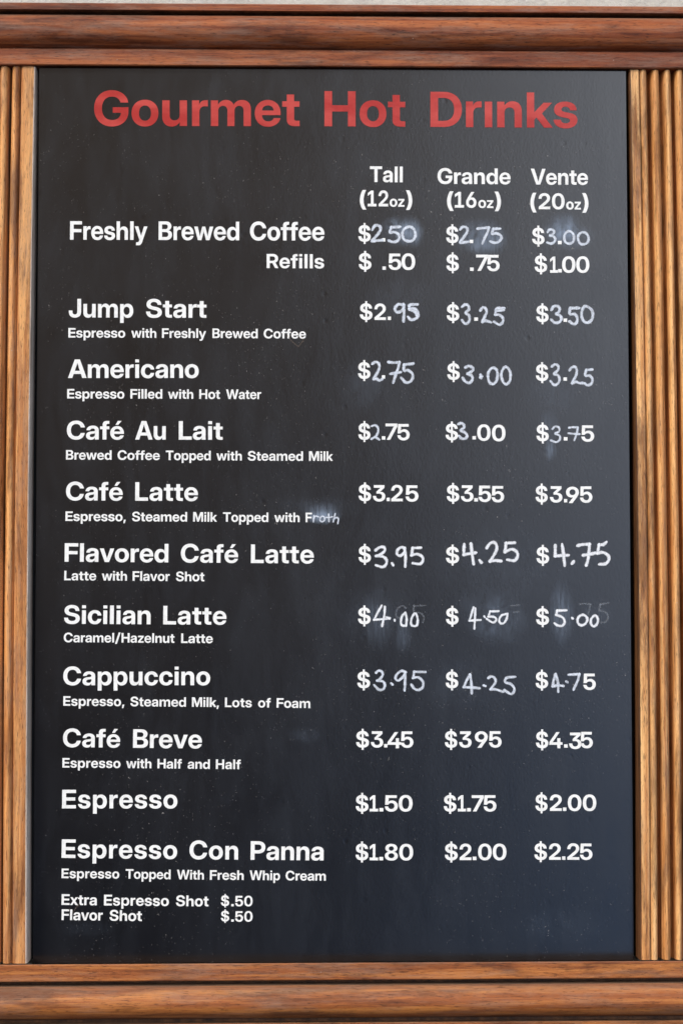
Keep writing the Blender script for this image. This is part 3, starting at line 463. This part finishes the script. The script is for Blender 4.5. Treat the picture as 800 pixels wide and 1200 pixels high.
ITEMS = [
 ([('Freshly', 82.4, 173, 281), ('Brewed', 186, 280.4, 281.3), ('Coffee', 293, 380, 281.7)], None),
 ([('Jump', 81, 156.4, 372), ('Start', 171.4, 242, 372.3)],
  [('Espresso', 80.4, 147, 395.6), ('with', 154, 183.4, 395.8), ('Freshly', 190, 241.6, 396), ('Brewed', 249, 302, 396.2), ('Coffee', 309, 358.4, 396.5)]),
 ([('Americano', 80, 233, 443)],
  [('Espresso', 79, 146, 467), ('Filled', 153, 190.4, 467.2), ('with', 197, 226.6, 467.3), ('Hot', 233.6, 258, 467.5), ('Water', 265, 306, 467.6)]),
 ([('Café', 78.6, 145.4, 515), ('Au', 158.6, 194.4, 515.2), ('Lait', 209.6, 261, 515.3)],
  [('Brewed', 77.6, 131, 538.6), ('Coffee', 138, 187.4, 538.9), ('Topped', 194.4, 247, 539.2), ('with', 253.6, 283.4, 539.5), ('Steamed', 290.4, 355, 539.8), ('Milk', 362, 390, 540.1)]),
 ([('Café', 77.6, 144, 586.4), ('Latte', 158.6, 232, 586.8)],
  [('Espresso,', 77, 147.6, 610.5), ('Steamed', 155, 219.4, 610.9), ('Milk', 226.4, 254.4, 611.3), ('Topped', 261.4, 314.4, 611.5), ('with', 321.4, 351, 611.8), ('F', 358, 365.4, 612)]),
 ([('Flavored', 76, 197.4, 658.3), ('Café', 212, 279, 659.2), ('Latte', 294, 367.6, 659.8)],
  [('Latte', 75.6, 113, 680), ('with', 119.6, 149, 680.3), ('Flavor', 155.6, 199, 680.6), ('Shot', 206.4, 239.6, 681)]),
 ([('Sicilian', 75.4, 176.6, 731), ('Latte', 191.4, 265.4, 731.7)],
  [('Caramel', 75, 134, 752.6), ('/', 135, 141.4, 752.9), ('Hazelnut', 142.6, 204.6, 753), ('Latte', 212.4, 249.4, 753.5)]),
 ([('Cappuccino', 74.4, 246.4, 803)],
  [('Espresso,', 74.4, 146, 827), ('Steamed', 153, 218, 827.6), ('Milk,', 225, 256.6, 828.3), ('Lots', 263.6, 295, 828.6), ('of', 302.4, 317, 829), ('Foam', 324, 363.4, 829.3)]),
 ([('Café', 74, 141, 875.5), ('Breve', 156, 236.6, 876.3)],
  [('Espresso', 73.4, 141.4, 899.5), ('with', 148, 177.6, 900), ('Half', 184.6, 213, 900.4), ('and', 220, 246, 900.8), ('Half', 253, 282, 901.1)]),
 ([('Espresso', 73, 208, 947.3)], None),
 ([('Espresso', 72.4, 207.6, 1005.3), ('Con', 222, 279, 1006.8), ('Panna', 293.6, 379, 1007.5)],
  [('Espresso', 72.4, 140, 1029), ('Topped', 147.4, 200, 1029.6), ('With', 207.4, 239, 1030.4), ('Fresh', 246, 285.6, 1030.9), ('Whip', 292.4, 328, 1031.2), ('Cream', 334.6, 381.6, 1031.6)]),
]
for name, desc in ITEMS:
    letters('drink_name', slant(name, I), M_WHITE, 'white name reading ' + ' '.join(q[0] for q in name))
    if desc:
        txt = ' '.join(q[0] for q in desc).replace(' / ', '/')
        letters('drink_description', slant(desc, D), M_WHITE, 'small white line reading ' + (txt + 'roth, its last word chalked in' if txt.endswith(' F') else txt))
letters('drink_name', [('Refills', 312.4, 379.6, 314.2, 314.6, 16.6)], M_WHITE, 'small white name reading Refills')
letters('extra_line', slant([('Extra', 72.4, 113.6, 1060.4), ('Espresso', 122, 198, 1061), ('Shot', 206.4, 244.4, 1061.8)], 12.6), M_WHITE, 'small white line reading Extra Espresso Shot')
letters('extra_line', slant([('Flavor', 72.4, 120.6, 1078.1), ('Shot', 128.6, 166.4, 1078.9)], 12.6), M_WHITE, 'small white line reading Flavor Shot')
letters('price', [('$', 259, 268.6, 1061.6, 1061.6, 12.2), ('.', 271, 274, 1062, 1062, 12.2), ('50', 275.6, 296, 1062, 1062, 12.2)], M_WHITE, 'small white price $.50 of the extra espresso shot')
letters('price', [('$', 259, 268.6, 1079.6, 1079.6, 12.2), ('.', 271, 274, 1080, 1080, 12.2), ('50', 275.6, 296, 1080, 1080, 12.2)], M_WHITE, 'small white price $.50 of the flavor shot')

def head(word, x0, x1, y, num, a, o, b, yn):
    letters('size_heading', [(word, x0, x1, y, y + 0.4, H), ('(', *a, yn + 0.2, yn + 0.2, H), (num, *b[:2], yn, yn + 0.1, H), ('oz', *o, yn + 0.3, yn + 0.5, 12.6), (')', *b[2:], yn + 0.6, yn + 0.6, H)],
            M_WHITE, 'white column heading reading %s (%soz)' % (word, num))
head('Tall', 433.1, 471.6, 213.4, '12', (421.5, 429), (456.3, 473.6), (430.6, 454.6, 475.4, 482.8), 241.9)
head('Grande', 512.3, 597.8, 215.6, '16', (523.5, 531.2), (560, 577.6), (532.5, 557.8, 579.1, 586.6), 243.4)
head('Vente', 621.5, 688.4, 216.3, '20', (621, 628.2), (662.8, 680), (630.6, 661, 681.6, 689), 245.2)

# prices: each digit stuck on by hand; positions in eighths of a pixel from the corner given
PR = [
 ('Tall Freshly Brewed Coffee', 410, 255, [('$', 78, 193, 225), ('.', 300, 330, 225)]),
 ('Grande Freshly Brewed Coffee', 510, 255, [('$', 100, 215, 237), ('.', 320, 352, 240)]),
 ('Vente Freshly Brewed Coffee', 610, 255, [('$', 105, 220, 250), ('.', 345, 380, 250)]),
 ('Tall refill', 410, 255, [('$', 82, 200, 487), ('.', 303, 335, 490), ('5', 360, 480, 490), ('0', 482, 610, 490)]),
 ('Grande refill', 510, 255, [('$', 102, 218, 500), ('.', 323, 357, 500), ('7', 380, 490, 500), ('5', 483, 600, 502)]),
 ('Vente refill', 610, 255, [('$', 128, 245, 510), ('1', 272, 345, 518), ('.', 347, 382, 515), ('0', 385, 510, 517), ('0', 517, 640, 517)]),
 ('Tall Jump Start', 410, 345, [('$', 92, 210, 238), ('2', 228, 335, 240), ('.', 352, 383, 240)]),
 ('Grande Jump Start', 510, 345, [('$', 105, 222, 247), ('.', 362, 397, 248)]),
 ('Vente Jump Start', 610, 345, [('$', 143, 258, 258), ('.', 398, 432, 258)]),
 ('Tall Americano', 410, 415, [('$', 75, 190, 230), ('.', 297, 328, 230)]),
 ('Grande Americano', 510, 415, [('$', 110, 227, 240)]),
 ('Vente Americano', 610, 415, [('$', 140, 255, 250), ('.', 397, 430, 250)]),
 ('Tall Café Au Lait', 410, 485, [('$', 78, 190, 242), ('.', 297, 330, 242), ('7', 332, 443, 243), ('5', 443, 558, 247)]),
 ('Grande Café Au Lait', 510, 485, [('$', 95, 210, 246), ('.', 345, 378, 240), ('0', 390, 515, 252), ('0', 528, 655, 256)]),
 ('Vente Café Au Lait', 610, 485, [('$', 145, 260, 255), ('.', 400, 435, 250), ('5', 565, 685, 260)]),
 ('Tall Café Latte', 410, 555, [('$', 80, 197, 257), ('3', 213, 330, 260), ('.', 342, 372, 258), ('2', 385, 493, 260), ('5', 520, 640, 262)]),
 ('Grande Café Latte', 510, 555, [('$', 105, 222, 262), ('3', 237, 355, 262), ('.', 362, 397, 262), ('5', 402, 520, 265), ('5', 525, 642, 268)]),
 ('Vente Café Latte', 610, 555, [('$', 137, 250, 268), ('3', 270, 387, 270), ('.', 402, 432, 270), ('9', 422, 542, 277), ('5', 552, 668, 272)]),
 ('Tall Flavored Café Latte', 410, 625, [('$', 80, 195, 273)]),
 ('Grande Flavored Café Latte', 515, 625, [('$', 58, 180, 280)]),
 ('Vente Flavored Café Latte', 620, 625, [('$', 65, 183, 282)]),
 ('Tall Sicilian Latte', 410, 700, [('$', 75, 192, 250)]),
 ('Grande Sicilian Latte', 515, 700, [('$', 58, 175, 253)]),
 ('Vente Sicilian Latte', 620, 700, [('$', 62, 182, 257)]),
 ('Tall Cappuccino', 410, 775, [('$', 68, 187, 250)]),
 ('Grande Cappuccino', 510, 775, [('$', 95, 212, 250)]),
 ('Vente Cappuccino', 610, 775, [('$', 137, 253, 252)]),
 ('Vente Cappuccino 5', 610, 775, [('5', 583, 700, 267)]),
 ('Tall Café Breve', 410, 845, [('$', 57, 177, 247), ('3', 195, 310, 247), ('.', 318, 350, 247), ('4', 350, 478, 255), ('5', 475, 592, 249)]),
 ('Grande Café Breve', 510, 845, [('$', 87, 203, 248), ('3', 220, 337, 248), ('9', 368, 488, 250), ('5', 500, 618, 247)]),
 ('Vente Café Breve', 610, 845, [('$', 140, 255, 252), ('4', 265, 388, 255), ('.', 403, 437, 250), ('3', 450, 565, 260), ('5', 557, 672, 253)]),
 ('Tall Espresso', 410, 920, [('$', 53, 172, 247), ('1', 183, 262, 247), ('.', 275, 312, 247), ('5', 325, 447, 247), ('0', 455, 585, 247)]),
 ('Grande Espresso', 510, 920, [('$', 77, 195, 247), ('1', 208, 285, 247), ('.', 295, 330, 247), ('7', 338, 450, 247), ('5', 450, 570, 247)]),
 ('Vente Espresso', 610, 920, [('$', 135, 248, 242), ('2', 270, 382, 242), ('.', 392, 425, 242), ('0', 438, 565, 242), ('0', 578, 705, 242)]),
 ('Tall Espresso Con Panna', 410, 975, [('$', 52, 170, 263), ('1', 183, 262, 265), ('.', 273, 310, 265), ('8', 325, 447, 265), ('0', 460, 590, 265)]),
 ('Grande Espresso Con Panna', 510, 975, [('$', 87, 207, 263), ('2', 225, 335, 263), ('.', 347, 383, 263), ('0', 398, 525, 263), ('0', 535, 663, 263)]),
 ('Vente Espresso Con Panna', 610, 975, [('$', 125, 243, 260), ('2', 262, 372, 260), ('.', 385, 415, 260), ('2', 433, 545, 260), ('5', 552, 668, 260)]),
]
CAPZ = 152 / 8
for who, ox, oy, gl in PR:
    runs = []
    for ch, a, b, y in gl:
        cap = CAPZ if ch != '.' else CAPZ * 1.0
        runs.append((ch, ox + a / 8, ox + b / 8, oy + y / 8, oy + y / 8 + 0.02, cap))
    digits = sum(ch not in '$.' for ch, *_ in gl)
    letters('price', runs, M_WHITE, 'white stuck-on last figure of the chalked Vente Cappuccino price' if who.endswith('5') else 'white stuck-on figures of the %s price' % who if digits > 1 else 'white stuck-on sign of the chalked %s price' % who)

# ------------------------------------------------------------------ chalk strokes
def catmull(p, per=7):
    if len(p) < 3:
        a, b = p; return [(a[0] + (b[0] - a[0]) * k / per, a[1] + (b[1] - a[1]) * k / per) for k in range(per + 1)]
    closed = p[0] == p[-1]; out = []; n = len(p)
    for i in range(n - 1):
        p1, p2 = p[i], p[i + 1]
        p0 = p[i - 1] if i else (p[-2] if closed else (2 * p1[0] - p2[0], 2 * p1[1] - p2[1]))
        p3 = p[i + 2] if i + 2 < n else (p[1] if closed else (2 * p2[0] - p1[0], 2 * p2[1] - p1[1]))
        for k in range(per):
            t = k / per
            out.append(tuple(0.5 * (2 * p1[c] + (p2[c] - p0[c]) * t + (2 * p0[c] - 5 * p1[c] + 4 * p2[c] - p3[c]) * t * t + (3 * p1[c] - p0[c] - 3 * p2[c] + p3[c]) * t ** 3) for c in (0, 1)))
    out.append(p[-1]); return out

CH_RND = random.Random(11)
def strokes(name, groups, mat, label=None, lift=0.0006):
    """groups: (ox, oy, scale, width, [polylines]); every stroke a rounded ribbon of chalk lying on the panel"""
    me = bpy.data.meshes.new(name); vs, fs, uv = [], [], []
    order = 0
    for (ox, oy, sc, wd, lines) in groups:
        for ln in lines:
            pts = [on_board(ox + x / sc, oy + y / sc) for x, y in (catmull(ln) if len(ln) > 1 else ln)]
            hw = wd / sc / 2 * MM
            if len(pts) == 1:                          # a dot
                c = pts[0]; k0 = len(vs); y = PANEL_Y - lift - order * 0.00003
                vs.append((c[0], y, c[1])); uv.append((0, 0.5))
                for k in range(14):
                    a = 2 * math.pi * k / 14; r = hw * CH_RND.uniform(0.9, 1.15)
                    vs.append((c[0] + r * math.cos(a), y, c[1] + r * math.sin(a))); uv.append((0, 0.95))
                for k in range(14): fs.append((k0, k0 + 1 + k, k0 + 1 + (k + 1) % 14))
                order += 1; continue
            n = len(pts); k0 = len(vs)
            # round caps by extending both ends
            def unit(a, b):
                d = math.hypot(b[0] - a[0], b[1] - a[1]) or 1e-9; return ((b[0] - a[0]) / d, (b[1] - a[1]) / d)
            closed = ln[0] == ln[-1]
            seq = []
            t0, t1 = unit(pts[1], pts[0]), unit(pts[-2], pts[-1])
            if not closed: seq += [((pts[0][0] + t0[0] * hw * e, pts[0][1] + t0[1] * hw * e), math.sqrt(max(0, 1 - e * e))) for e in (1.0, 0.9, 0.6)]
            seq += [(p, 1.0) for p in pts]
            if not closed: seq += [((pts[-1][0] + t1[0] * hw * e, pts[-1][1] + t1[1] * hw * e), math.sqrt(max(0, 1 - e * e))) for e in (0.6, 0.9, 1.0)]
            ph, ph2 = CH_RND.uniform(0, 6), CH_RND.uniform(0, 6)
            for i, (p, f) in enumerate(seq):
                a = seq[max(0, i - 1)][0]; b = seq[min(len(seq) - 1, i + 1)][0]
                t = unit(a, b); h = hw * max(f, 0.05) * (1 + 0.10 * math.sin(i * 0.45 + ph) + 0.06 * math.sin(i * 1.3 + ph2))
                y = PANEL_Y - lift - order * 0.00003 - i * 0.0000015
                vs.append((p[0] - t[1] * h, y, p[1] + t[0] * h)); uv.append((i / 10, 0.0))
                vs.append((p[0] + t[1] * h, y, p[1] - t[0] * h)); uv.append((i / 10, 1.0))
            for i in range(len(seq) - 1):
                q = k0 + 2 * i; fs.append((q, q + 1, q + 3, q + 2))
            order += 1
    me.from_pydata([(x, y - PANEL_Y + face_y(z), z) for x, y, z in vs], [], fs)
    ul = me.uv_layers.new(name='UVMap')
    for lp in me.loops: ul.data[lp.index].uv = uv[lp.vertex_index]
    o = link(name, me, mat, panel)
    if label: o['label'] = label
    return o

CHK = [
 ('2.50 for a Tall Freshly Brewed Coffee', 0, 410, 255, 25, [
  [(210,112),(225,85),(250,72),(278,85),(285,115),(265,150),(235,185),(205,220),(250,217),(300,212)],
  [(465,88),(385,92)], [(385,92),(375,140),(410,136),(450,155),(462,190),(440,220),(400,230),(365,218)],
  [(545,88),(505,110),(490,150),(500,200),(540,222),(585,215),(610,175),(605,125),(580,95),(545,88)]]),
 ('2.75 for a Grande Freshly Brewed Coffee', 0, 510, 255, 24, [
  [(232,110),(250,90),(280,90),(298,110),(290,145),(260,190),(228,235),(270,232),(305,228)],
  [(395,105),(440,100),(498,96)], [(498,96),(485,140),(460,190),(440,240)],
  [(600,105),(540,108)], [(540,108),(528,155),(565,148),(605,165),(615,195),(590,228),(550,237),(515,225)]]),
 ('3.00 for a Vente Freshly Brewed Coffee', 0, 610, 255, 23, [
  [(250,135),(265,115),(295,115),(310,135),(295,160),(270,170),(300,175),(320,200),(310,230),(280,245),(248,235)],
  [(450,128),(415,150),(405,190),(415,230),(450,245),(485,230),(495,190),(485,150),(450,128)],
  [(580,138),(545,155),(532,195),(550,240),(585,252),(620,235),(632,195),(615,155),(580,138)]]),
 ('95 cents of a Tall Jump Start', 0, 410, 345, 26, [
  [(498,98),(450,95),(420,130),(435,165),(475,160),(500,130)], [(500,95),(505,170),(500,250)],
  [(628,95),(560,100),(555,140)], [(555,135),(600,135),(632,165),(635,205),(605,232),(570,238),(545,215)], [(575,150),(610,165),(622,195)]]),
 ('3.25 for a Grande Jump Start', 0, 510, 345, 24, [
  [(250,115),(275,97),(305,105),(312,140),(280,175),(310,195),(318,235),(300,270),(270,272),(250,245)],
  [(420,150),(440,125),(465,130),(478,165),(460,210),(435,262),(465,248),(515,262)],
  [(640,130),(570,135),(560,190)], [(635,148),(575,155)], [(560,190),(600,195),(630,225),(625,265),(595,285),(550,260)]]),
 ('3.50 for a Vente Jump Start', 0, 610, 345, 25, [
  [(285,145),(305,115),(340,110),(362,135),(350,170),(330,185),(365,200),(378,230),(355,262),(315,265),(285,240)],
  [(540,128),(460,130)], [(460,130),(455,185),(500,185),(525,220),(520,265),(490,280),(455,255)],
  [(600,110),(572,150),(568,210),(590,255),(625,265),(660,240),(672,190),(655,140),(600,110)]]),
 ('2.75 for a Tall Americano', 0, 410, 415, 24, [
  [(210,90),(235,75),(262,82),(275,115),(260,165),(220,235),(245,230),(275,248),(300,235)],
  [(360,75),(400,80),(460,78)], [(460,78),(450,130),(425,200),(405,265)], [(380,185),(425,178),(470,170)],
  [(590,90),(505,100)], [(505,100),(505,155),(540,152),(580,180),(585,225),(560,260),(520,265),(480,225)]]),
 ('3.00 for a Grande Americano', 0, 510, 415, 24, [
  [(280,125),(310,112),(345,125),(350,150),(320,175),(295,185),(335,200),(345,240),(315,270),(275,255),(255,225)],
  [(422,196),(425,222)], [(432,212),(418,218)],
  [(530,130),(500,160),(490,210),(505,265),(540,280),(570,250),(580,190),(565,140),(530,130)],
  [(650,120),(622,160),(615,210),(635,265),(665,282),(695,250),(700,190),(685,140),(650,120)]]),
 ('3.25 for a Vente Americano', 0, 610, 415, 23, [
  [(290,115),(320,97),(348,115),(345,150),(310,185),(345,200),(360,235),(345,275),(310,290),(278,255)],
  [(455,150),(475,125),(505,120),(522,155),(510,210),(475,275),(510,260),(545,272),(580,272)],
  [(665,145),(610,150)], [(610,150),(600,200),(645,205),(668,240),(655,280),(620,292),(595,275)]]),
 ('2 of a Tall Café Au Lait', 0, 410, 485, 19, [
  [(205,115),(235,108),(260,130),(262,170),(240,210),(200,235)], [(200,235),(235,220),(270,240)]]),
 ('3 of a Grande Café Au Lait', 0, 510, 485, 24, [
  [(215,95),(240,88),(262,100),(265,130),(235,155),(275,175),(295,205),(280,230),(245,232),(222,210)]]),
 ('3 and 7 of a Vente Café Au Lait', 0, 610, 485, 18, [
  [(295,140),(320,118),(355,130),(355,165),(320,185),(360,205),(362,240),(330,265),(280,250)],
  [(450,130),(490,125),(530,128)], [(530,128),(522,180),(500,245)], [(445,182),(500,188),(545,190)]]),
 ('3.95 for a Tall Flavored Café Latte', 1, 410, 625, 24, [
  [(240,158),(275,132),(315,130),(325,160),(290,195),(245,212)], [(245,212),(310,220),(342,250),(335,295),(300,315),(245,300)],
  [(394,284),(402,296)],
  [(510,140),(480,130),(445,155),(440,195),(470,210),(505,180),(512,140)], [(512,140),(518,220),(516,310)],
  [(660,135),(585,138)], [(585,138),(575,205)], [(575,205),(630,195),(675,220),(680,260),(650,288),(590,280)]]),
 ('4.25 for a Grande Flavored Café Latte', 1, 515, 625, 26, [
  [(228,105),(225,150),(225,200)], [(225,200),(280,190),(335,182)], [(292,98),(300,180),(315,285)],
  [(374,256),(388,272)],
  [(440,135),(470,95),(505,85),(530,110),(530,155),(500,215),(470,262)], [(470,262),(520,255),(572,260)],
  [(698,88),(620,92)], [(620,92),(610,175)], [(610,175),(670,150),(715,170),(728,210),(700,255),(635,248)]]),
 ('4.75 for a Vente Flavored Café Latte', 1, 620, 625, 27, [
  [(240,115),(240,160),(240,212)], [(240,214),(300,208),(360,205)], [(305,108),(318,200),(328,298)],
  [(410,266),(398,282)],
  [(452,115),(500,105),(560,103)], [(560,103),(555,180),(545,250),(530,298)], [(502,205),(555,198),(610,185)],
  [(715,85),(690,105),(650,108)], [(650,108),(635,185)], [(635,185),(690,180),(735,210),(740,250),(710,285),(655,290)]]),
 ('4.00 for a Tall Sicilian Latte', 1, 410, 700, 20, [
  [(295,80),(260,140),(225,210)], [(225,210),(300,205),(370,195)], [(325,90),(320,170),(300,268)], [(345,188),(368,200)],
  [(418,213),(418,218)],
  [(515,145),(485,180),(475,235),(490,265),(522,265)], [(520,150),(530,205),(524,265)],
  [(610,150),(578,190),(570,245),(590,268),(625,260),(632,200),(610,150)]]),
 ('4.50 for a Grande Sicilian Latte', 1, 515, 700, 19, [
  [(315,95),(295,160),(278,218)], [(278,220),(330,215),(380,212)], [(332,105),(328,200),(323,292)],
  [(417,180),(419,184)],
  [(548,130),(470,132)], [(470,132),(455,180)], [(455,180),(510,185),(528,212),(495,236),(440,202)],
  [(622,155),(575,172),(555,215),(570,245),(600,240),(625,200),(634,155)]]),
 ('5.00 for a Vente Sicilian Latte', 1, 620, 700, 22, [
  [(342,122),(258,125)], [(258,125),(250,165)], [(250,165),(310,190),(328,235),(300,268),(258,262),(236,245)],
  [(399,194),(402,197)],
  [(490,165),(455,190),(450,235),(480,262),(520,248),(540,205),(520,172),(490,165)],
  [(605,172),(575,205),(575,250),(600,272),(630,250),(640,210),(625,178),(605,172)]]),
 ('3.95 for a Tall Cappuccino', 0, 410, 775, 22, [
  [(245,105),(265,88),(295,95),(305,130),(270,175),(255,180)], [(255,180),(310,190),(325,225),(310,262),(270,265),(228,225)],
  [(388,208),(396,216)],
  [(520,100),(480,90),(440,120),(425,160),(450,180),(490,150),(515,110)], [(518,105),(514,200),(510,270)],
  [(702,100),(600,98)], [(600,98),(590,155)], [(590,155),(640,150),(680,190),(680,240),(640,268),(600,255),(575,220)]]),
 ('4.25 for a Grande Cappuccino', 0, 510, 775, 22, [
  [(320,125),(290,180),(265,240)], [(265,242),(340,245),(410,252)], [(325,125),(335,210),(338,298)],
  [(452,226),(464,230)],
  [(495,155),(520,142),(550,155),(560,195),(515,260)], [(515,262),(560,262),(630,285)],
  [(742,145),(665,155),(650,195),(700,210),(735,250),(730,290),(700,305),(645,270)]]),
 ('4.7 of a Vente Cappuccino', 0, 610, 775, 22, [
  [(320,122),(305,180),(295,232)], [(295,235),(345,225),(395,230)], [(325,120),(345,200),(348,283)],
  [(424,190),(432,194)],
  [(448,125),(495,122),(545,120)], [(545,120),(530,180),(492,262)]]),
]
for who, bold, ox, oy, wd, ls in CHK:
    strokes('chalk_figures', [(ox, oy, 8, wd * 1.32, ls)], M_CHALK_B if bold else M_CHALK, 'pale blue-white chalk figures, ' + who)
strokes('chalk_word', [(360, 590, 16, 36, [[(125,230),(118,290),(115,340)], [(120,290),(140,250),(165,238),(208,252)],
  [(290,238),(245,265),(240,320),(275,342),(318,320),(322,270),(290,238)], [(400,205),(402,270),(405,338)], [(355,262),(415,262),(465,252)],
  [(522,195),(502,270),(487,340)], [(502,290),(550,262),(582,295),(570,375)]])], M_CHALK, 'smeared chalk letters roth finishing the word Froth')
for who, grp in (('Tall', (410, 700, 8, 20, [[(520,100),(490,78),(450,100),(430,145),(440,185),(480,190),(515,150)], [(705,76),(598,80)], [(598,80),(598,140),(650,145),(690,180),(680,235)]])),
  ('Vente', (620, 700, 8, 20, [[(470,65),(520,58),(570,66)], [(570,66),(560,110),(550,160)], [(740,52),(660,66)], [(660,66),(650,122)], [(650,122),(710,140),(735,180),(715,228),(665,238)]])),
  ('Grande', (515, 700, 8, 18, [[(665,80),(742,72)], [(690,140),(740,135)]]))):
    strokes('wiped_chalk_figures', [grp], M_GHOST, 'faint wiped chalk figures behind the %s Sicilian Latte price' % who, 0.00045)
strokes('dried_drip', [(210, 340, 5, 4.5, [[(630,255),(640,275),(655,295),(698,332)], [(698,332),(712,312),(728,295),(718,272)]])], M_STAIN, 'thin brown dried drip under the word Coffee', 0.00045)
strokes('dried_drip', [(60, 1060, 5, 3, [[(170,-5),(140,30),(120,70)], [(110,20),(95,45)]])], M_STAIN, 'thin brown dried drip under the words Flavor Shot', 0.00045)
